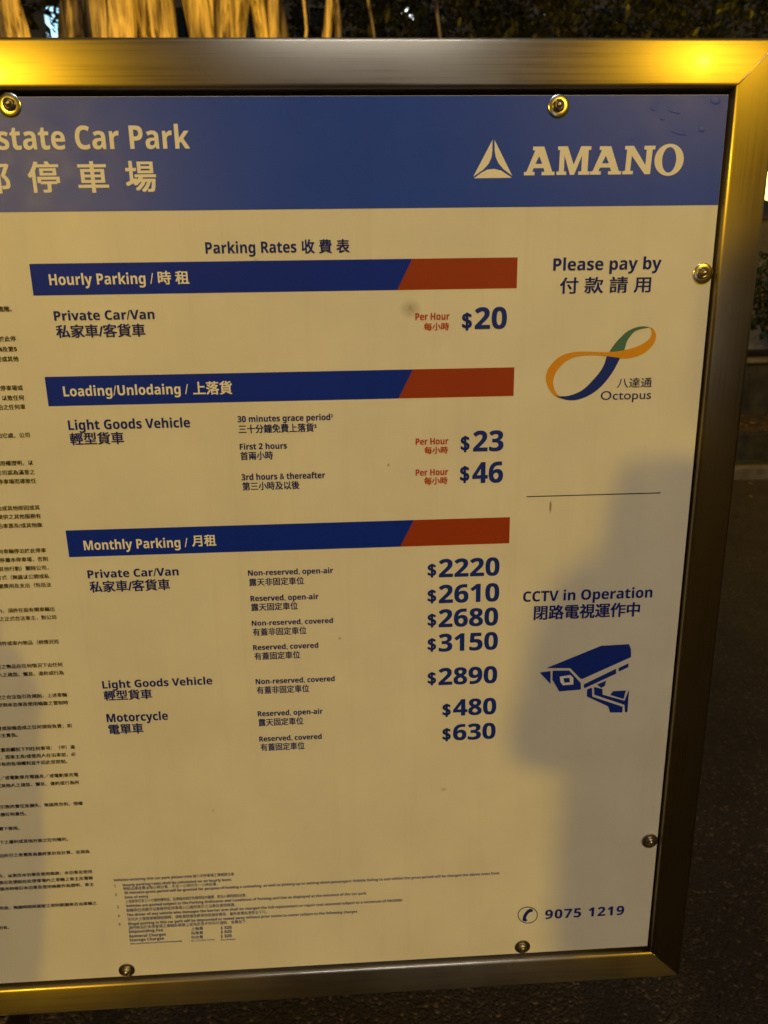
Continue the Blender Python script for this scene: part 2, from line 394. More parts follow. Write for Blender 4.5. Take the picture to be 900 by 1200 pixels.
# footnotes (cap 3 px)
def fn(s, xl, xr, yl, yr, h=3.1, mode='L', off=0):
    put(s, xl, xr, (yl+yr)/2-h, (yl+yr)/2, None, off, mode, 1)
fn('Vehicles entering this car park please note', 133, 225, 1033, 1027.7); fn('駛入本停車場之車輛請注意：', 226.4, 275.7, 1028.6, 1025.8, 4.2, 'C')
fn('Hourly parking rates shall be calculated on an hourly basis.', 144, 271.7, 1038.4, 1032)
fn('時租泊車收費以每小時計算，不足一小時亦作一小時收費。', 144.7, 255, 1043.2, 1038, 4.2, 'C')
fn('30 minutes grace period will be granted for purpose of loading & unloading, as well as picking up or setting down passengers. Vehicle failing to exit within the grace period will be charged the above rates from', 145.7, 585, 1049, 1023)
fn('time of entry.', 146, 174.6, 1053, 1051.3)
fn('上落客貨可享三十分鐘免費時段，如車輛未能於免費時段內離開，將由入閘時間起收費。', 147, 289, 1058.4, 1050.8, 4.2, 'C')
fn('Vehicles are parked subject to the Parking Ordinance and Conditions of Parking and Use as displayed at the entrance of the car park.', 147.7, 430, 1063.3, 1047.5)
fn('車輛停泊須遵守泊車條例及停車場入口處所展示之泊車及使用條款。', 148, 276.3, 1068.8, 1061.8, 4.2, 'C')
fn('The driver of any vehicle who damages the barrier arm shall be charged the full replacement or repair cost assessed subject to a minimum of HK$5000.', 148.7, 472, 1074, 1055.5)
fn('任何人士駕駛車輛損毀閘桿，須負責賠償全數更換或維修費用，最低收費為港幣五千元。', 149.7, 313, 1078.8, 1070.8, 4.2, 'C')
fn('Illegal parking in this car park will be impounded or towed away without prior notice to owner subject to the following charges:', 150, 419.5, 1083.7, 1069.5)
fn('違例停泊於本停車場之車輛將被鎖上或拖走而不作另行通知，收費如下：', 150.7, 289.7, 1088.5, 1082.1, 4.2, 'C')
for s, a, b, y0, y1, c, cy, d, dy in (('Impounding Fee', 151, 191, 1093, 1091.3, '上鎖費', 1089.8, '$ 320', 1088.3),
        ('Removal Charges', 151.7, 194.3, 1098, 1096.7, '拖車費', 1094.9, '$ 420', 1093), ('Storage Charges', 152, 192, 1102.7, 1101.3, '存放費', 1099.9, '$ 320', 1098)):
    fn(s, a, b, y0, y1, 3.4); fn(c, 224, 238, cy, cy, 3.9, 'C'); fn(d, 258.7, 271.5, dy, dy, 3.4, 'L', .006)
fn('After each 24 hours or part thereof subsequently', 152.7, 213.4, 1106.4, 1103.3, 1.7); fn('每二十四小時計 不足亦計', 224.3, 252, 1102.8, 1102.4, 2.2, 'C'); fn('Per 24 hours', 259, 276, 1101.5, 1101.5, 1.8)
for k, (xx, yy) in enumerate(((133.8, 1039.3), (135, 1049.6), (137.3, 1064), (138.3, 1074.4), (139.4, 1084.3))): fn('%d.' % (k+1), xx, xx+2.6, yy, yy)
# terms and conditions: right-aligned ends of a long column of small type
TERMS = [(14, 362, '本停車場之泊車條款，使用者須遵守並同意受其約束及進階。'), (18.7, 397, '任何駕駛人士將車輛駛入或停泊於此停'), (20, 409, '車場即表示同意遵守第4及第5'), (22, 420.5, '項條款之規定並向公司或其他'),
 (27, 454.4, '任何車輛進入停車場或'), (28.5, 466, '其附近範圍時須小心駕駛，以致任何'), (30, 476.6, '損失均由車主承擔停泊之任何車'), (35, 509.7, '車輛不得停泊它處，公司'),
 (39, 542, '車主須出示車輛使用權證明，以'), (41, 553, '便核實身份並令公司認為滿意之'), (42.5, 563.4, '文件方可駛離停車場而導致任'), (46.7, 594.5, '停車場因維修停泊或其他原因或其'), (48, 604.5, '他事故所提供之其他服務有'), (49.7, 615, '權收取泊車票及/或其他款'),
 (54, 644.7, '未經許可之任何車輛停泊於此停車'), (56, 654.7, '場之車輛將被移離本停車場，否則'), (57, 665, '或採取其他行動）關除公司，'), (58, 675, '以任何方式（無論以公開或私'), (60, 685, '人名義追討有關費用及支出（包括法'),
 (64, 713.5, '停泊時限內，須許在設有閘車輛出'), (66, 723, '示有意之正式合法車主，對公司'), (69, 751.6, '其附件或車內物品（視情況而'), (73.5, 778.5, '所需之物品在任何情況下由任何'), (74.7, 788, '其他人之疏忽、懈怠、違約或行為'),
 (78.7, 814, '駕駛之合法指引及規則，上述車輛'), (80, 823, '須受到本泊車及使用條款之管制時'), (84, 850, '裝置或設備造成之任何損毀負責；如'), (21, 861, '由有關車主責負。'), (88, 875, '此停車位置而觸犯下列任何事項：（甲）違'), (89, 883.5, '反規定，而車主及/或使用人在泊車前，必'), (79, 892, '享有的各項權利並不因此受限制。'),
 (92, 907.5, '以及／或電動車充電器及／或電動車充電'), (93, 916.5, '公司或其他人之疏忽、懈怠、違約或行為所'), (97, 941, '系統引致的責任及損失，無論是合約、侵權'), (31, 953, '不承擔任何責任。'), (23, 970, '供閣下使用。'), (80, 983, '閣下之權利或其他方面之任何權利。'), (105, 997.5, '車輛停泊所引之收費將為最終累計及計算，並視為'),
 (108, 1021, '修改條件，以更改本泊車及使用條款；本泊車及使用'), (109, 1028.5, '條款展示及張貼在此停車場內之車輛上車主及電郵'), (110, 1036, '有最新版本的修訂本泊車及使用條款作為證明，車主'), (113.7, 1058, '其他用途，無論時間與駕駛之原則範圍是否由車輛之'), (11, 1086.5, '版權所有。')]
EM = .0075*S                                            # advance of one character
filler = '停車場之任何車輛須按照公司指示停泊於適當位置並遵守有關規則及條款所載之規定'
colx = PX_L+.06
for xr, ym, s in TERMS:
    X1, z = board(xr, ym)
    n = int((X1-colx)/EM)-(len(s))
    full = s.endswith('。') and len(s) < 17
    if not full and n > 0: s = (filler*3)[:max(0, n)]+s
    me = text_mesh(s, .014, 1)
    xs = [v.co.x for v in me.vertices]; b = max(xs)
    for v in me.vertices: v.co = (X1+(v.co.x-b)*EM, -.0006, z+(v.co.y-.37)*EM)
    me.materials.clear(); me.name = 'lettering'
    for p in me.polygons: p.material_index = 0
    obj('lettering', me, V_INK, panel)
# thin rule above the camera notice
p0 = board(617, 581.5); p1 = board(774, 577.8); zz = (p0[1]+p1[1])/2
flat('rule', [(p0[0], zz-.0006), (p1[0], zz-.0006), (p1[0], zz+.0006), (p0[0], zz+.0006)], V_INK, .0006)
# ---- three-piece triangle and slab-serif company lettering in the header
def smooth_poly(pts, n=6):                               # Catmull-Rom through the points, closed
    out = []; L = len(pts)
    for i in range(L):
        a, b, c, d = (Vector(pts[(i+k-1) % L]) for k in range(4))
        for j in range(n):
            t = j/n
            out.append(tuple(.5*((2*b)+(c-a)*t+(2*a-5*b+4*c-d)*t*t+(3*b-a-3*c+d)*t**3)))
    return out
def z3(pts, ox, oy, k): return [(ox+p[0]/k, oy+p[1]/k) for p in pts]
def arc(a, b, bulge, n=8):                               # points from a to b bowed sideways
    a, b = Vector(a), Vector(b); d = b-a; q = Vector((-d.y, d.x))
    return [tuple(a+d*t+q*bulge*4*t*(1-t)) for t in [i/n for i in range(n+1)]]
k = 900/130
for pts in ([(222, 62), (66, 360), (100, 337), (150, 302), (190, 257), (213, 207), (221, 150)], [(238, 62), (382, 354), (355, 334), (312, 302), (272, 254), (248, 204), (240, 150)],
            [(72, 374), (379, 370), (340, 343), (290, 311), (235, 298), (180, 303), (130, 330)]):
    flat_px('emblem', z3(pts, 545, 155, k), V_PALE, .0006)
# letter outlines on a 100-high grid, several solid strokes per letter joined into one outline
LET = {
 'A': (0, [[(0, 0), (36, 0), (36, 12), (28, 12), (32, 25), (66, 25), (70, 12), (60, 12), (60, 0), (104, 0), (104, 12), (96, 12), (66, 100), (28, 100), (28, 87), (36, 87), (8, 12), (0, 12)]], [[(38, 40), (50, 67), (61, 40)]]),
 'M': (0, [[(0, 0), (33, 0), (33, 12), (25, 12), (25, 68), (46, 0), (60, 0), (84, 68), (84, 12), (74, 12), (74, 0), (112, 0), (112, 12), (105, 12), (106, 87), (114, 87), (114, 100), (80, 100), (57, 36), (35, 100), (2, 100), (2, 87), (9, 87), (8, 12), (0, 12)]], []),
 'N': (0, [[(0, 0), (34, 0), (34, 12), (25, 12), (27, 66), (72, 0), (90, 0), (93, 87), (101, 87), (102, 100), (66, 100), (66, 87), (74, 87), (73, 32), (32, 100), (4, 100), (4, 87), (11, 87), (8, 12), (0, 12)]], []),
}
def glyph(ch, bx0, bx1, by0, by1):
    me = None
    cu = bpy.data.curves.new('g', 'CURVE'); cu.dimensions = '2D'; cu.fill_mode = 'BOTH'
    if ch == 'O':
        loops = [[(52+52*cos(2*pi*i/40), 50+54*sin(2*pi*i/40)) for i in range(40)], [(52+25*cos(2*pi*i/40), 50+43*sin(2*pi*i/40)) for i in range(40)]]
    else:
        loops = LET[ch][1]+LET[ch][2]
    for lp in loops:
        sp = cu.splines.new('POLY'); sp.points.add(len(lp)-1); sp.use_cyclic_u = True
        for q, p in zip(sp.points, lp): q.co = (p[0], p[1], 0, 1)
    o = bpy.data.objects.new('g', cu); col.objects.link(o)
    g = bpy.context.evaluated_depsgraph_get(); g.update()
    me = bpy.data.meshes.new_from_object(o.evaluated_get(g)); bpy.data.objects.remove(o); bpy.data.curves.remove(cu)
    bm = bmesh.new(); bm.from_mesh(me)
    xs = [v.co.x for v in bm.verts]; ys = [v.co.y for v in bm.verts]
    xm = (bx0+bx1)/2
    zt = board(xm, by0)[1]; zb = board(xm, by1)[1]; X0 = board_x(bx0, (zt+zb)/2); X1 = board_x(bx1, (zt+zb)/2)
    for v in bm.verts:
        v.co = (X0+(v.co.x-min(xs))/(max(xs)-min(xs))*(X1-X0), -.0006, zb+(v.co.y-min(ys))/(max(ys)-min(ys))*(zt-zb))
    for f in bm.faces:
        f.normal_update()
        if f.normal.y > 0: f.normal_flip()
    bm.to_mesh(me); bm.free(); me.name = 'lettering'; me.materials.clear()
    for p in me.polygons: p.material_index = 0
    obj('lettering', me, V_PALE, panel)
glyph('A', 614.3, 650.2, 171.9, 205.5); glyph('M', 652.5, 692, 171.5, 205); glyph('A', 692, 728.5, 171.5, 204.7)
glyph('N', 730, 767, 171, 204.3); glyph('O', 766.7, 801, 168.6, 206.2)
# ---- looping ribbon emblem
z6 = lambda pts: z3(pts, 630, 370, 6)
OR = [(785, 80), (815, 95), (830, 140), (820, 185), (790, 225), (740, 265), (680, 288), (620, 297), (560, 294), (500, 286), (440, 278), (380, 275), (300, 280), (240, 295), (190, 325), (150, 365), (122, 410), (108, 460), (115, 510), (135, 550), (162, 567), (120, 560), (85, 520), (62, 470), (58, 420), (75, 370), (105, 330), (150, 290), (210, 264), (280, 253), (360, 252), (440, 255), (510, 255), (580, 247), (640, 234), (700, 215), (750, 190), (785, 160), (802, 125), (798, 97)]
flat_px('emblem', z6(smooth_poly(OR, 3)), V_ORANGE, .0009)
flat_px('emblem', z6(smooth_poly([(505, 258), (540, 200), (580, 155), (630, 110), (690, 82), (740, 74), (786, 80), (760, 87), (720, 95), (680, 112), (650, 145), (625, 185), (604, 250), (560, 256)], 3)), V_GREEN, .0006)
flat_px('emblem', z6(smooth_poly([(488, 284), (470, 335), (440, 390), (390, 450), (330, 510), (270, 545), (200, 565), (128, 565), (170, 583), (220, 594), (280, 590), (350, 565), (420, 520), (480, 460), (530, 390), (560, 335), (577, 290), (530, 285)], 3)), V_ICON, .0006)
# ---- surveillance camera pictogram
zc = lambda pts: z3(pts, 590, 680, 900/210)
for lift, m, pts in ((.0006, V_ICON, [(215, 440), (490, 328), (630, 320), (640, 345), (640, 385), (395, 495), (385, 492), (335, 440)]), (.0006, V_ICON, [(182, 462), (236, 455), (236, 520)]),
        (.0006, V_ICON, [(247, 453), (330, 452), (388, 515), (388, 548), (280, 557), (245, 497)]), (.0009, V_PALE, [(282, 482), (335, 474), (350, 488), (350, 522), (298, 526), (285, 510)]),
        (.0012, V_ICON, [(300, 490), (330, 488), (332, 510), (305, 512)]), (.0006, V_ICON, [(402, 522), (565, 443), (565, 468), (405, 542)]), (.0006, V_ICON, [(578, 440), (627, 416), (627, 435), (578, 458)]),
        (.0006, V_ICON, [(470, 522), (515, 503), (508, 530), (490, 540)]), (.0006, V_ICON, [(420, 548), (440, 538), (445, 545), (445, 583), (598, 634), (596, 663), (535, 663), (525, 632), (418, 582)]),
        (.0006, V_ICON, [(455, 535), (497, 545), (497, 573), (607, 604), (630, 549), (622, 660), (610, 662), (607, 624), (456, 574)]), (.0006, V_ICON, [(550, 556), (613, 552), (603, 595), (536, 575)])):
    flat_px('pictogram', zc(pts), m, lift)
# ---- telephone mark
zp = lambda pts: z3(pts, 595, 1045, 6)
ring = [(140+71*cos(2*pi*i/40), 162+59*sin(2*pi*i/40)) for i in range(40)]
ring2 = [(140+65*cos(2*pi*i/40), 162+53.5*sin(2*pi*i/40)) for i in range(40)]
rv = [board(*p) for p in zp(ring)+zp(ring2)]
obj('pictogram', mesh('pictogram', [(p[0], -.0006, p[1]) for p in rv], [(i, (i+1) % 40, 40+(i+1) % 40, 40+i) for i in range(40)]), V_INK, panel)
flat_px('pictogram', zp(smooth_poly([(165, 119), (176, 125), (172, 140), (155, 142), (135, 165), (128, 188), (138, 195), (132, 205), (110, 205), (103, 195), (110, 165), (130, 135), (150, 120)], 3)), V_INK, .0006)
# small blisters where the blue film has lifted
for (px, py, rx, rz) in ((790, 131, .0075, .0014), (795, 156, .009, .0016), (776, 139, .003, .002), (741, 163, .0025, .0014), (822, 152, .0035, .003), (838, 118, .006, .004), (765, 128, .003, .0015)):
    bx, bz = board(px, py); bm = bmesh.new(); bmesh.ops.create_uvsphere(bm, u_segments=16, v_segments=8, radius=1)
    bmesh.ops.transform(bm, matrix=Matrix.Translation((bx, -.0003, bz)) @ Matrix.Rotation(radians(14), 4, 'Y') @ Matrix.Diagonal((rx, .00016, rz, 1)), verts=bm.verts[:])
    obj('blister', bm_mesh('blister', bm, True), V_BLUE, panel)
# ---- frame of four mitred tubes
def rail(name, p0, p1, inward, length_dir):
    # p0, p1: inner corners (x, z); tube grows away from 'inward'; ends mitred at 45 degrees
    a0, a1 = Vector((p0[0], 0, p0[1])), Vector((p1[0], 0, p1[1]))
    ld = (a1-a0).normalized(); out = -Vector((inward[0], 0, inward[1]))
    D = .05; r = .0045; yf = -.007; prof = []
    for (ca, cy, s) in ((r, yf+r, pi), (RW-r, yf+r, 1.5*pi), (RW-r, yf+D-r, 0), (r, yf+D-r, .5*pi)):
        for j in range(5):
            an = s+.5*pi*j/4; prof.append((ca+r*cos(an), cy+r*sin(an)))
    n = len(prof); vs = []
    g = .00025
    segs = 12
    L = (a1-a0).length
    for si in range(segs+1):
        f = si/segs
        for (a, y) in prof:
            s0 = -a+g; s1 = L+a-g
            vs.append(a0+ld*(s0+(s1-s0)*f)+out*a+Vector((0, y, 0)))
    fs = []
    for si in range(segs):
        for q in range(n): fs.append((si*n+q, si*n+(q+1) % n, (si+1)*n+(q+1) % n, (si+1)*n+q))
    fs.append(tuple(range(n))); fs.append(tuple(segs*n+q for q in reversed(range(n))))
    me = mesh(name, vs, fs, True)
    bm = bmesh.new(); bm.from_mesh(me); bmesh.ops.recalc_face_normals(bm, faces=bm.faces)
    uv = bm.loops.layers.uv.new('UVMap')
    for f in bm.faces:
        for l in f.loops:
            c = l.vert.co-a0
            l[uv].uv = (c.dot(out)+c.y*.9, c.dot(ld))
    bm.to_mesh(me); bm.free(); me.set_sharp_from_angle(angle=radians(50))
    return on_sign(obj(name, me, STEEL, sign))
cTL, cTR, cBR, cBL = (FX_L, FZ_T), (FX_R, FZ_T), (FX_R, FZ_B), (FX_L, FZ_B)
rail('frame_rail', cTL, cTR, (0, -1), None); rail('frame_rail', cTR, cBR, (-1, 0), None); rail('frame_rail', cBR, cBL, (0, 1), None); rail('frame_rail', cBL, cTL, (1, 0), None)
# fine weld line at the mitres
for (cx, cz, sx, sz) in ((FX_R, FZ_T, 1, 1), (FX_R, FZ_B, 1, -1), (FX_L, FZ_T, -1, 1), (FX_L, FZ_B, -1, -1)):
    vs, fs = [], []
    tube(vs, fs, [(cx+sx*.003+sx*(RW-.006)*t/10, -.0064+.0002*sin(t*5), cz+sz*.003+sz*(RW-.006)*t/10) for t in range(11)], [.0009]*11, 6)
    on_sign(obj('weld', mesh('weld', vs, fs, True), BOLT_DULL, sign))
# dark backing channel behind the gap, and the back sheet
on_sign(obj('backing_sheet', box_mesh('backing_sheet', ((FX_L+FX_R)/2, .024, (FZ_T+FZ_B)/2), (FX_R-FX_L+.004, .006, FZ_T-FZ_B+.004)), SEAL, sign))
# bolts round the panel's edge
washer = lathe('washer', [(.0062, 0), (.0115, 0), (.0118, .0006), (.0116, .0013), (.0108, .0017), (.0066, .0017), (.0062, .0013)], 32)
head = lathe('bolt', [(.0064, 0), (.0064, .0022), (.0060, .0034), (.0047, .0042), (.0046, .0030), (.0036, .0028), (.0035, .0046), (.0028, .0058), (.0012, .0064), (.0002, .0065)], 24)
washer.materials.append(BOLT); head.materials.append(BOLT_DULL)
for px, py in ((12, 123), (654, 124.5), (823, 320), (761, 984.5), (149, 1136), (612, 1108.5), (-520, 123), (-600, 1180), (-560, 500)):
    bx, bz = board(px, py)
    if px < -100: bx = {-520: -.62, -600: -.80, -560: PX_L+.014}[px]; bz = {-520: PZ_T-.012, -600: PZ_B+.012, -560: -.25}[px]
    o = obj('bolt', head, None, sign); o.location = (bx-CX, -.0018, 1.5+bz); o.rotation_euler = (rnd.uniform(-.02, .02), rnd.uniform(0, 6), rnd.uniform(-.02, .02))
    wo = obj('washer', washer, None, o); wo.location = (rnd.uniform(-.0004, .0004), .0014, rnd.uniform(-.0004, .0004))
# two posts and a foot plate under the middle of the frame
zf = 1.5+FZ_B-RW
for dx in (-.09, .09):
    pm = box_mesh('post', (0, 0, (zf-.012)/2+.012), (.06, .06, zf-.012), .005)
    bm = bmesh.new(); bm.from_mesh(pm); uv = bm.loops.layers.uv.new('UVMap')
    for f in bm.faces:
        for l in f.loops: l[uv].uv = (l.vert.co.x+l.vert.co.y, l.vert.co.z)
    bm.to_mesh(pm); bm.free()
    po = obj('post', pm, STEEL, sign); po.location = (-.30+dx, .018, -.002)
obj('foot_plate', box_mesh('foot_plate', (-.30, .018, .005), (.42, .26, .012), .003), POLE, sign)

# ------------------------------------------------------------------ lamp posts
def add_light(name, loc, power, size, parent):
    l = bpy.data.lights.new(name, 'POINT'); l.energy = power; l.color = SODIUM; l.shadow_soft_size = size
    o = bpy.data.objects.new(name, l); col.objects.link(o); o.parent = parent; o.location = loc; return o
def lamp_post(pos, power, label, lean, size=.16):
    t = empty('lamp_post', (pos.x, pos.y, 0), label, 'lamp post', 'lamp posts round the car park')
    h = pos.z
    vs, fs = [], []
    b = Vector((lean, 0, 0))
    tube(vs, fs, [b+Vector((0, 0, z)) for z in (0, .05, .06, h*.5, h+.22)], [.11, .11, .06, .05, .04], 14)
    obj('pole', mesh('pole', vs, fs, True), POLE, t)
    vs, fs = [], []
    tube(vs, fs, [b+Vector((0, 0, h+.12)), b*.6+Vector((0, 0, h+.26)), Vector((0, 0, h+.29))], [.03, .028, .026], 10)
    obj('arm', mesh('arm', vs, fs, True), POLE, t)
    vs, fs = [], []
    tube(vs, fs, [(0, 0, h+.20), (0, 0, h+.24), (0, 0, h+.32), (0, 0, h+.35)], [.24, .23, .12, .05], 20)
    obj('lamp_head', mesh('lamp_head', vs, fs, True), POLE, t)
    bm = bmesh.new(); bmesh.ops.create_uvsphere(bm, u_segments=20, v_segments=10, radius=1)
    bmesh.ops.transform(bm, matrix=Matrix.Translation((0, 0, h+.19)) @ Matrix.Diagonal((.19, .19, .06, 1)), verts=bm.verts[:])
    obj('lens', bm_mesh('lens', bm, True), LENS, t)
    add_light('lamp_light', (0, 0, h-.05), power, size, t)
    return t
lamp_post(LAMP_LEFT, POWER_LEFT, 'tall lamp post lit sodium yellow, behind the photographer on the left kerb', -.7, .19)
lamp_post(LAMP_RIGHT, POWER_RIGHT, 'tall lamp post lit sodium yellow, behind the photographer on the right kerb', .7, .09)
# the globe lamp beside the terrace that shows past the sign's frame
gp = at_y(906, 217, 5.6)
gl = empty('globe_lamp', (gp.x, gp.y, 0), 'glowing yellow globe lamp on a slim post just past the frame', 'lamp post', 'lamp posts round the car park')
vs, fs = [], []
tube(vs, fs, [(.55, 0, z) for z in (0, .04, .05, gp.z+.1, gp.z+.5)], [.09, .09, .045, .04, .035], 14); obj('pole', mesh('pole', vs, fs, True), POLE, gl)
vs, fs = [], []
tube(vs, fs, [(.55, 0, gp.z+.42), (.3, 0, gp.z+.46), (.06, 0, gp.z+.36), (0, 0, gp.z+.24), (0, 0, gp.z+.11)], [.022, .022, .022, .025, .05], 10); obj('arm', mesh('arm', vs, fs, True), POLE, gl)
bm = bmesh.new(); bmesh.ops.create_uvsphere(bm, u_segments=24, v_segments=14, radius=.12); bmesh.ops.translate(bm, verts=bm.verts[:], vec=(0, 0, gp.z))
obj('globe', bm_mesh('globe', bm, True), glow('globe_glass', (1, .62, .16), 5), gl)
add_light('lamp_light', (-.0, -.26, gp.z), POWER_BACK, .12, gl)

# ------------------------------------------------------------------ planting
BARK = var_mat('banyan_bark', (.045, .030, .016), (.46, .35, .20), 3.2, .85, bmp=1.0, dist=.03, sc3=(8, 8, .6), lo=.38, hi=.58)  # bark grain; its deep dark streaks also paint leaf shadows on the trunk
def leaf_mat(name, a, b_):
    m, t, b = mat(name, a, .45, 0, .4)
    oi = N(t, 'ShaderNodeNewGeometry')
    r = ramp(t, oi.outputs['Random Per Island'], [(0, a), (1, b_)]); t.links.new(r.outputs[0], b.inputs['Base Color'])
    return m
LEAF = leaf_mat('banyan_leaf', (.014, .018, .006), (.042, .046, .014))
LEAF2 = leaf_mat('shrub_leaf', (.018, .034, .014), (.045, .075, .022))
def leaf(vs, fs, p, d, up, l, wd):
    d = d.normalized(); s = d.cross(up)
    if s.length < 1e-3: s = Vector((1, 0, 0))
    s.normalize(); n = s.cross(d); b = len(vs)
    vs += [p, p+d*l*.45+s*wd-n*l*.05, p+d*l-n*l*.12, p+d*l*.45-s*wd-n*l*.05]
    fs.append((b, b+1, b+2, b+3))
def clump(vs, fs, c, r, n, R, l=.09):
    for _ in range(n):
        q = Vector((R.gauss(0, 1), R.gauss(0, 1), R.gauss(0, 1))).normalized()*r*R.random()**.45
        q.z *= .7
        d = Vector((R.gauss(0, 1), R.gauss(0, 1), R.gauss(-.3, .8)))
        leaf(vs, fs, c+q, d, Vector((R.gauss(0, .5), R.gauss(0, .5), 1)), l*R.uniform(.7, 1.3), l*.24)
def wander(a, b, n, amp, R):
    a, b = Vector(a), Vector(b); ph = [R.uniform(0, 6) for _ in range(4)]
    return [a.lerp(b, i/n)+Vector((sin(ph[0]+i*.7)+.5*sin(ph[1]+i*1.7), cos(ph[2]+i*.6)+.5*sin(ph[3]+i*1.9), 0))*amp*min(1, i/2, (n-i)/2+.3) for i in range(n+1)]
def banyan(base, width, label, seed, top, cols, roots, crown_r, crown_z, nclump, hang=()):
    R = random.Random(seed)
    t = empty('banyan_tree', base, label, 'tree')
    vs, fs = [], []
    for i in range(cols):                                 # fused root columns that make the trunk
        f = (i+.5)/cols-.5
        x0 = f*width*1.25+R.uniform(-.06, .06); y0 = R.uniform(-.3, .35)
        r = R.uniform(.06, .15)
        pts = wander((x0*1.15, y0*1.2, -.1), (x0*.8+R.uniform(-.1, .1), y0*.6, top+R.uniform(-.2, .5)), 14, .07, R)
        ph = R.uniform(0, 6)
        tube(vs, fs, pts, [r*(1.5-.5*min(1, j/4))*(1+.10*sin(j*1.3+ph)) for j in range(15)], 14, True, lambda i_, k_: 1+.16*sin(k_*2.7+ph+i_*.35)+.10*sin(k_*5.1+i_*.9)+.12*noise.noise((k_*1.7, i_*.8, ph)))
    obj('trunk', mesh('trunk', vs, fs, True), BARK, t)
    for k, (hx, hy, r) in enumerate(roots):               # thin roots hanging free to the ground
        vs, fs = [], []
        tube(vs, fs, wander((hx, hy, -.05), (hx+R.uniform(-.1, .1), hy, top+.7), 16, .05, R), [r*(1.2-.3*j/16) for j in range(17)], 7)
        obj('aerial_root', mesh('aerial_root', vs, fs, True), BARK, t)
    vs, fs = [], []; lv, lf = [], []
    for i in range(11):
        a = 2*pi*i/11+R.uniform(-.2, .2); L = crown_r*R.uniform(.65, 1.0)
        p0 = Vector((R.uniform(-.3, .3)*width, 0, top-.1)); p1 = p0+Vector((cos(a)*L, sin(a)*L*.8, crown_z+R.uniform(-.2, .9)))
        pts = wander(p0, p1, 8, .14, R); tube(vs, fs, pts, [.17*(1-.8*j/8)+.02 for j in range(9)], 8)
        for q in pts[2:]:
            for _ in range(2):
                e = q+Vector((R.gauss(0, .6), R.gauss(0, .6), R.uniform(-.25, .9)))
                tube(vs, fs, wander(q, e, 4, .05, R), [.035, .028, .02, .014, .008], 5)
                for _ in range(nclump):
                    clump(lv, lf, e+Vector((R.gauss(0, .35), R.gauss(0, .35), R.gauss(.1, .25))), R.uniform(.2, .42), 42, R)
    for p in hang: clump(lv, lf, Vector(p)-Vector(base), R.uniform(.22, .4), 60, R, .09)
    obj('limbs', mesh('limbs', vs, fs, True), BARK, t); obj('crown', mesh('crown', lv, lf), LEAF, t)
    return t
c0 = at_y(182, 25, 4.3)
bx = c0.x
rts = [(at_y(px, 25, 4.0).x-bx, 4.0-4.3, r) for px, r in ((312, .035), (372, .028), (397, .022), (437, .010), (300, .018), (345, .010), (18, .07), (4, .05), (520, .010))]
hang = [tuple(at_y(px, py, yy)) for px, py, yy in ((62, 8, 5.2), (84, 30, 5.6), (50, 40, 5.6), (455, 20, 5.5), (500, 25, 6), (560, 14, 5.6), (610, 30, 6.4), (520, 5, 5.4), (690, 20, 6.6), (760, 8, 6.2), (830, 20, 6.5), (870, 5, 6.0), (650, 6, 5.8), (420, 12, 6.3))]
hr_ = random.Random(5)

hang += [tuple(at_y(hr_.uniform(330, 1250), hr_.uniform(-160, 60), hr_.uniform(6.5, 9.0))) for _ in range(330)]
hang += [tuple(at_y(hr_.uniform(-500, 40), hr_.uniform(-160, 60), hr_.uniform(6.5, 8.5))) for _ in range(120)]
banyan((bx, 4.3, 0), 1.02, 'big banyan with fused root trunk lit yellow, behind the board', 3, 4.4, 9, rts, 4.2, 1.0, 3, hang)
banyan((6.0, 12.5, 0), 1.3, 'dark banyan with dim crown on the terrace behind the boundary wall', 8, 4.2, 7, [(.9, -.2, .03), (-.8, -.1, .02)], 5.2, 1.2, 4)
def shrub(x, y, z, h, seed, label):
    R = random.Random(seed); t = empty('shrub', (x, y, z), label, 'shrub', 'shrubs above the retaining wall')
    vs, fs, lv, lf = [], [], [], []
    for i in range(9):
        e = Vector((R.gauss(0, .35), R.gauss(0, .25), h*R.uniform(.55, 1)))
        tube(vs, fs, wander((0, 0, -.05), e, 5, .04, R), [.02, .017, .014, .011, .008, .005], 5)
        for f in (.45, .7, 1): clump(lv, lf, e*f, .26, 60, R, .10)
    obj('stems', mesh('stems', vs, fs, True), BARK, t); obj('foliage', mesh('foliage', lv, lf), LEAF2, t)
sx = at_y(893, 370, WY+.7).x
for k, (dx, hh) in enumerate(((-.9, .9), (.35, 1.25), (1.6, 1.0), (2.7, 1.3), (-3.0, 1.1), (-4.6, 1.2), (-6.5, .9))):
    shrub(sx+dx, WY+.75+.1*(k % 3), WZ-.06, hh, 20+k, 'dark leafy shrub growing above the retaining wall coping')
# a floodlight on the soil at the banyan's foot, aimed up its trunk
ul = empty('garden_floodlight', (bx+.75, 2.7, 0), 'small black garden floodlight on the ground aimed up the banyan trunk', 'light')
UB = mat('black_enamel', (.02, .02, .02), .4)[0]
vs, fs = [], []
tube(vs, fs, [(0, 0, 0), (0, 0, .02), (0, 0, .022), (0, 0, .16)], [.07, .07, .015, .015], 12); obj('stake', mesh('stake', vs, fs, True), UB, ul)
ud = (Vector((bx-.1, 4.0, 4.0))-Vector((bx+.75, 2.7, .2))).normalized()
vs, fs = [], []
tube(vs, fs, [Vector((0, 0, .2))+ud*t for t in (-.08, -.05, .07, .075)], [.03, .06, .08, .085], 16, False); obj('housing', mesh('housing', vs, fs, True), UB, ul)
vs, fs = [], []
tube(vs, fs, [Vector((0, 0, .2))+ud*t for t in (.055, .06)], [.075, .075], 16); obj('lens', mesh('lens', vs, fs, True), LENS, ul)
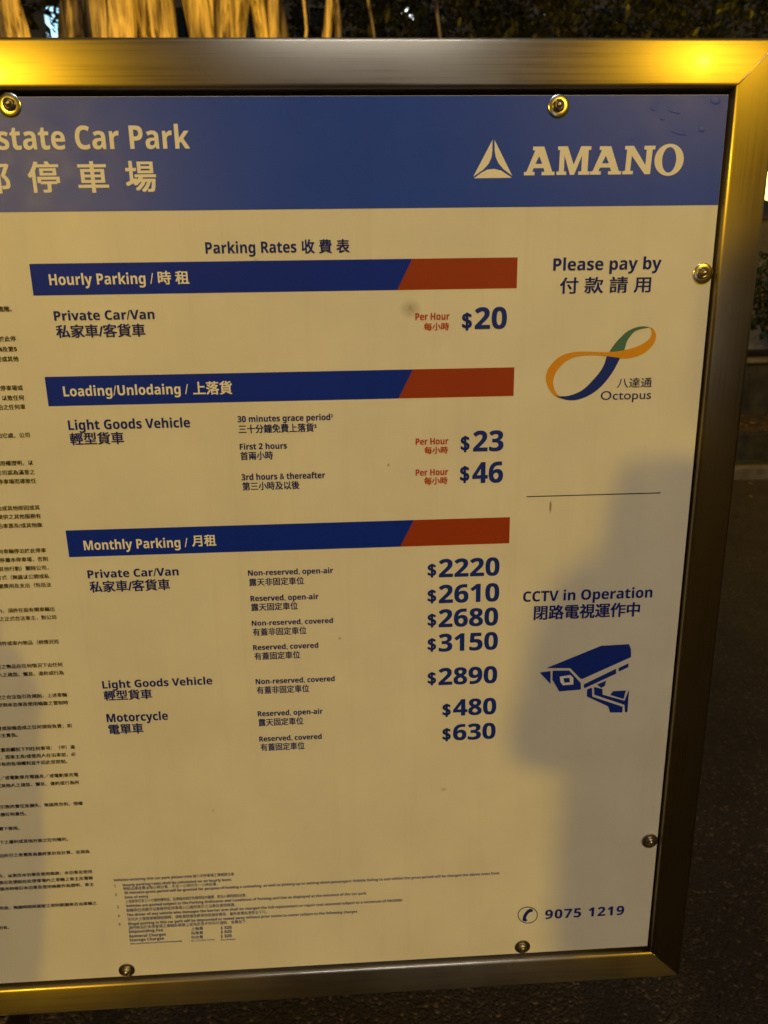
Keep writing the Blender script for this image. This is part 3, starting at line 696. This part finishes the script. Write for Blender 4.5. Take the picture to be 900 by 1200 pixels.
sl = bpy.data.lights.new('flood_light', 'SPOT'); sl.energy = POWER_FLOOD; sl.color = (1, .58, .05); sl.spot_size = radians(50); sl.spot_blend = .6; sl.shadow_soft_size = .06
so = bpy.data.objects.new('flood_light', sl); col.objects.link(so); so.parent = ul; so.location = Vector((0, 0, .2))+ud*.12; so.rotation_euler = ud.to_track_quat('-Z', 'Y').to_euler()
# fallen leaves on the soil bed and the asphalt
R = random.Random(11); vs, fs = [], []
for _ in range(2600):
    if R.random() < .94: p = Vector((R.uniform(-6, 12), R.uniform(TY+.25, WY-.03), 0)); p.z = .26+.05*(p.y-TY-.18)/(WY-TY-.15)+.05*noise.noise((p.x*2.3, p.y*2.3, 0))+.012
    else: p = Vector((R.uniform(-5, 9), R.uniform(3.2, KY-.05), .008))
    a = R.uniform(0, 2*pi)
    leaf(vs, fs, p, Vector((cos(a), sin(a), R.uniform(-.1, .25))), Vector((R.gauss(0, .25), R.gauss(0, .25), 1)), R.uniform(.04, .09), .018)
DRY = leaf_mat('dry_leaf', (.09, .05, .02), (.26, .16, .06))
lt = obj('fallen_leaves', mesh('fallen_leaves', vs, fs), DRY); lt['kind'] = 'stuff'; tag(lt, 'dry brown leaves scattered over the soil bed and asphalt', 'leaves')

# ------------------------------------------------------------------ far housing block with a few lit windows
BY = 42.0
TW = empty('apartment_block', (0, BY, 0), 'far apartment block with a few cool white windows lit behind the trees', 'building')
TWALL = var_mat('tower_render', (.16, .15, .14), (.24, .22, .20), .6, .9, bmp=0)
obj('wall', box_mesh('wall', (0, 6, 20), (56, 11.6, 40)), TWALL, TW); obj('roof', box_mesh('roof', (0, 6, 40.3), (57, 12.6, .6)), TWALL, TW)
FR = mat('window_frame', (.25, .25, .25), .5)[0]; GL = mat('dark_pane', (.01, .012, .015), .08)[0]
LIT = glow('lit_pane', (.45, .80, 1.0), 2.2); LITW = glow('lit_pane_white', (.85, .95, 1), 7.0)
fr_me = bm_mesh('window', (lambda b: (box(b, (0, 0, .85), (1.7, .12, .1)), box(b, (0, 0, -.85), (1.7, .12, .1)), box(b, (-.8, 0, 0), (.1, .12, 1.6)), box(b, (.8, 0, 0), (.1, .12, 1.6)), box(b, (0, 0, 0), (.07, .1, 1.6)), b)[-1])(bmesh.new()))
fr_me.materials.append(FR)
pane = {}
for nm, m in (('d', GL), ('c', LIT), ('w', LITW)):
    pm = box_mesh('pane', (0, .0, 0), (1.5, .04, 1.6)); pm.materials.append(m); pane[nm] = pm
lc = at_y(70, 28, BY); lw = at_y(474, 10, BY)
x0 = lc.x-3.2*5; z0 = lc.z-3.0*4
for i in range(15):
    for j in range(9):
        X = x0+3.2*i; Z = z0+3.0*j
        if abs(X) > 27: continue
        wn = obj('window', fr_me, None, TW); wn.location = (X, .16, Z)
        k = 'c' if (i, j) in ((5, 4),) else 'd'
        obj('pane', pane[k], None, wn)
for px, py, s in ((474, 10, .35), (482, 18.5, .2), (640, 17, .12)):
    q = at_y(px, py, BY); wn = obj('window', fr_me, None, TW); wn.location = (q.x, .12, q.z); wn.scale = (s*.6, 1, s)
    obj('pane', pane['w'], None, wn)

# ------------------------------------------------------------------ the low block across the car park, behind the photographer
PB = empty('car_park_building', (0, -16, 0), 'low rendered block across the car park with one lit white doorway', 'building')
PW = var_mat('brown_render', (.10, .085, .07), (.16, .14, .11), 1.2, .9, bmp=.1)
obj('wall', box_mesh('wall', (0, -3, 8.6), (64, 6, 17.2)), PW, PB); obj('roof', box_mesh('roof', (0, -3, 17.4), (65, 7, .4)), PW, PB)
for k in range(-7, 8):
    for z in (2.2, 5.4, 8.6, 11.8, 15.0):
        if k == 1 and z < 3: continue
        wn = obj('window', fr_me, None, PB); wn.location = (k*3.4, .03, z); wn.scale = (1.15, 1, .8); obj('pane', pane['d'], None, wn)
for k, fx in enumerate((-1.2, .8, 2.8)):               # unseen cool floodlights added on the parapet as white fill for the board
    fl = empty('floodlight', (fx, -16.2, 17.6), 'unseen cool white floodlight added as fill on the parapet of the low block, %s' % ('left of the other two', 'between two others', 'right of the other two')[k], 'light', 'added fill lights on the parapet')
    obj('bracket', box_mesh('bracket', (0, 0, .25), (.9, .08, .5), .01), POLE, fl)
    hd_ = obj('housing', box_mesh('housing', (0, 0, 0), (1.5, .9, .16), .02), POLE, fl); hd_.location = (0, .1, .75)
    fd = (Vector((0, 0, 1.2))-Vector((fx, -16.1, 18.3))).normalized(); hd_.rotation_euler = fd.to_track_quat('-Z', 'Y').to_euler()
    obj('lens', box_mesh('lens', (0, 0, -.083), (1.4, .8, .01)), glow('fill_lens', (.85, .90, 1), 5), hd_)
    al = bpy.data.lights.new('fill_light', 'AREA'); al.shape = 'RECTANGLE'; al.size = 1.4; al.size_y = .8; al.energy = POWER_FILL; al.color = (.84, .88, 1.0); al.spread = radians(70)
    ao = bpy.data.objects.new('fill_light', al); col.objects.link(ao); ao.parent = hd_; ao.location = (0, 0, -.095)
dr = obj('doorway', box_mesh('doorway', (0, 0, 0), (1.7, .1, 3.0)), FR, PB); dr.location = (2.6, .03, 1.5)
pn = obj('pane', box_mesh('pane', (0, .06, 0), (1.5, .04, 2.8)), glow('doorway_light', (.80, .90, 1.0), 1.5), dr)

# ------------------------------------------------------------------ the photographer, whose shadow falls on the board
def skin_body(name, verts, edges, mats_by):
    me = bpy.data.meshes.new(name); me.from_pydata([v[0] for v in verts], edges, []); me.update()
    o = bpy.data.objects.new(name, me); col.objects.link(o)
    md = o.modifiers.new('skin', 'SKIN'); md.use_smooth_shade = True
    lay = me.skin_vertices[0].data
    for i, v in enumerate(verts):
        r = v[1]; lay[i].radius = r if isinstance(r, tuple) else (r, r); lay[i].use_root = (i == 0)
    o.modifiers.new('sub', 'SUBSURF').levels = 2
    g = bpy.context.evaluated_depsgraph_get(); g.update()
    out = bpy.data.meshes.new_from_object(o.evaluated_get(g)); bpy.data.objects.remove(o); bpy.data.meshes.remove(me)
    out.name = name; return out
PXo, PYo = -.115, -1.27
V, E_ = [], []
def v(p, r, par=None):
    V.append(((p[0], p[1], p[2]), r)); i = len(V)-1
    if par is not None: E_.append((par, i))
    return i
pel = v((PXo, PYo, .97), (.235, .135)); bel = v((PXo, PYo, 1.10), (.215, .13), pel); che = v((PXo, PYo, 1.30), (.21, .13), bel)
nk0 = v((PXo, PYo+.005, 1.47), (.11, .08), che); nk = v((PXo+.015, PYo+.02, 1.56), .058, nk0)
hd0 = v((PXo+.03, PYo+.035, 1.63), (.070, .080), nk); hd1 = v((PXo+.03, PYo+.03, 1.71), (.080, .098), hd0); hd2 = v((PXo+.03, PYo+.02, 1.775), (.066, .085), hd1)
for s, elb, han in ((-1, (-.25, -1.06, 1.195), (-.080, -.905, 1.425)), (1, (.10, -1.12, 1.10), (.055, -.905, 1.395))):
    sh = v((PXo+s*.18, PYo, 1.44), .075, nk0)
    ua = v(((PXo+s*.18+elb[0])/2, (PYo+elb[1])/2, (1.43+elb[2])/2), .052, sh); el = v(elb, .046, ua)
    fa = v(tuple(elb[q]*.55+han[q]*.45 for q in range(3)), .043, el); wr = v(tuple(elb[q]*.12+han[q]*.88 for q in range(3)), .028, fa)
    pa = v((han[0], han[1], han[2]+.012), (.030, .020), wr); kn = v((han[0]-s*.004, han[1]+.008, han[2]+.05), (.034, .016), pa)
    for q in range(4):                                   # fingers round the phone's back edge
        z = han[2]+.035+.019*q; L = (.060, .072, .070, .062)[q]
        a = v((han[0]-s*.002, han[1]+.022, z), .0085, kn); b = v((han[0]-s*.018, han[1]+.035, z+.004), .0080, a); v((han[0]-s*(.018+L*.45), han[1]+.032, z+.006), .0070, b)
    a = v((han[0]-s*.004, han[1]-.012, han[2]+.05), .011, pa); v((han[0]-s*.022, han[1]-.006, han[2]+.078), .009, a)
    hp = v((PXo+s*.09, PYo, .86), .10, pel); kn_ = v((PXo+s*.11, PYo+.02, .50), .065, hp); ak = v((PXo+s*.12, PYo-.01, .10), .042, kn_)
    ft = v((PXo+s*.125, PYo+.02, .05), .042, ak); v((PXo+s*.135, PYo+.16, .035), .032, ft)
bm_ = skin_body('body', V, E_, None)
SKIN = var_mat('skin', (.36, .22, .15), (.42, .26, .18), 30, .5, bmp=.05, dist=.001)
SHIRT = var_mat('dark_shirt', (.02, .022, .028), (.035, .036, .042), 60, .9, bmp=.2, dist=.002)
TROU = var_mat('dark_trousers', (.015, .016, .022), (.028, .030, .038), 60, .9, bmp=.2, dist=.002)
SHOE = mat('dark_shoes', (.03, .028, .026), .5)[0]
per = empty('person', (PXo, PYo, 0), 'person in dark shirt and trousers holding up a phone, facing the board', 'person')
for m in (SHIRT, TROU, SKIN, SHOE): bm_.materials.append(m)
for p in bm_.polygons:
    c = p.center
    p.material_index = 3 if c.z < .085 else 1 if c.z < .98 else 2 if (c.z > 1.545 or c.y > -1.03) else 0
bo = obj('body', bm_, None, per); bo.location = (-PXo, -PYo, 0)
hm = bmesh.new(); bmesh.ops.create_uvsphere(hm, u_segments=28, v_segments=18, radius=1)
for q in hm.verts:
    k = 1+.05*noise.noise(q.co*6)
    q.co = Vector((q.co.x*.091*k, q.co.y*.108*k-.012, q.co.z*.105*k+1.745))
bmesh.ops.delete(hm, geom=[f for f in hm.faces if f.calc_center_median().z < 1.67 or (f.calc_center_median().z < 1.755 and f.calc_center_median().y > .05)], context='FACES')
bmesh.ops.solidify(hm, geom=hm.faces[:], thickness=.012)
hr = obj('hair', bm_mesh('hair', hm, True), mat('black_hair', (.012, .010, .009), .5)[0], per); hr.location = (.03, .02, 0)
for s in (-1, 1):                                        # eyes, ears
    for nm, c, sz, m in (('eye', (.03+s*.032, .118, 1.695), (.012, .008, .008), mat('eye', (.5, .5, .48), .2)[0]), ('ear', (.03+s*.083, .025, 1.685), (.010, .018, .030), SKIN)):
        b = bmesh.new(); bmesh.ops.create_uvsphere(b, u_segments=12, v_segments=8, radius=1); bmesh.ops.transform(b, matrix=Matrix.Translation(c) @ Matrix.Diagonal((*sz, 1)), verts=b.verts[:]); obj(nm, bm_mesh(nm, b, True), m, per)
for nm, c, sz, m in (('nose', (.03, .130, 1.668), (.013, .018, .022), SKIN), ('mouth', (.03, .118, 1.632), (.024, .008, .007), mat('lips', (.30, .11, .09), .5)[0])):
    b = bmesh.new(); bmesh.ops.create_uvsphere(b, u_segments=12, v_segments=8, radius=1); bmesh.ops.transform(b, matrix=Matrix.Translation(c) @ Matrix.Diagonal((*sz, 1)), verts=b.verts[:]); obj(nm, bm_mesh(nm, b, True), m, per)
# the phone, its lens at the camera
ph = empty('phone', EYE-AF*.0075, 'black phone held upright in both hands of the person', 'phone')
ph.rotation_euler = M3.to_euler()
obj('body', box_mesh('body', (0, -.055, .0045), (.074, .158, .008), .003), mat('phone_black', (.01, .01, .011), .25)[0], ph)
obj('screen', box_mesh('screen', (0, -.055, .0088), (.069, .150, .0006), .0), mat('screen_glass', (.02, .02, .022), .1)[0], ph)
bpy.data.scenes.remove(TS)
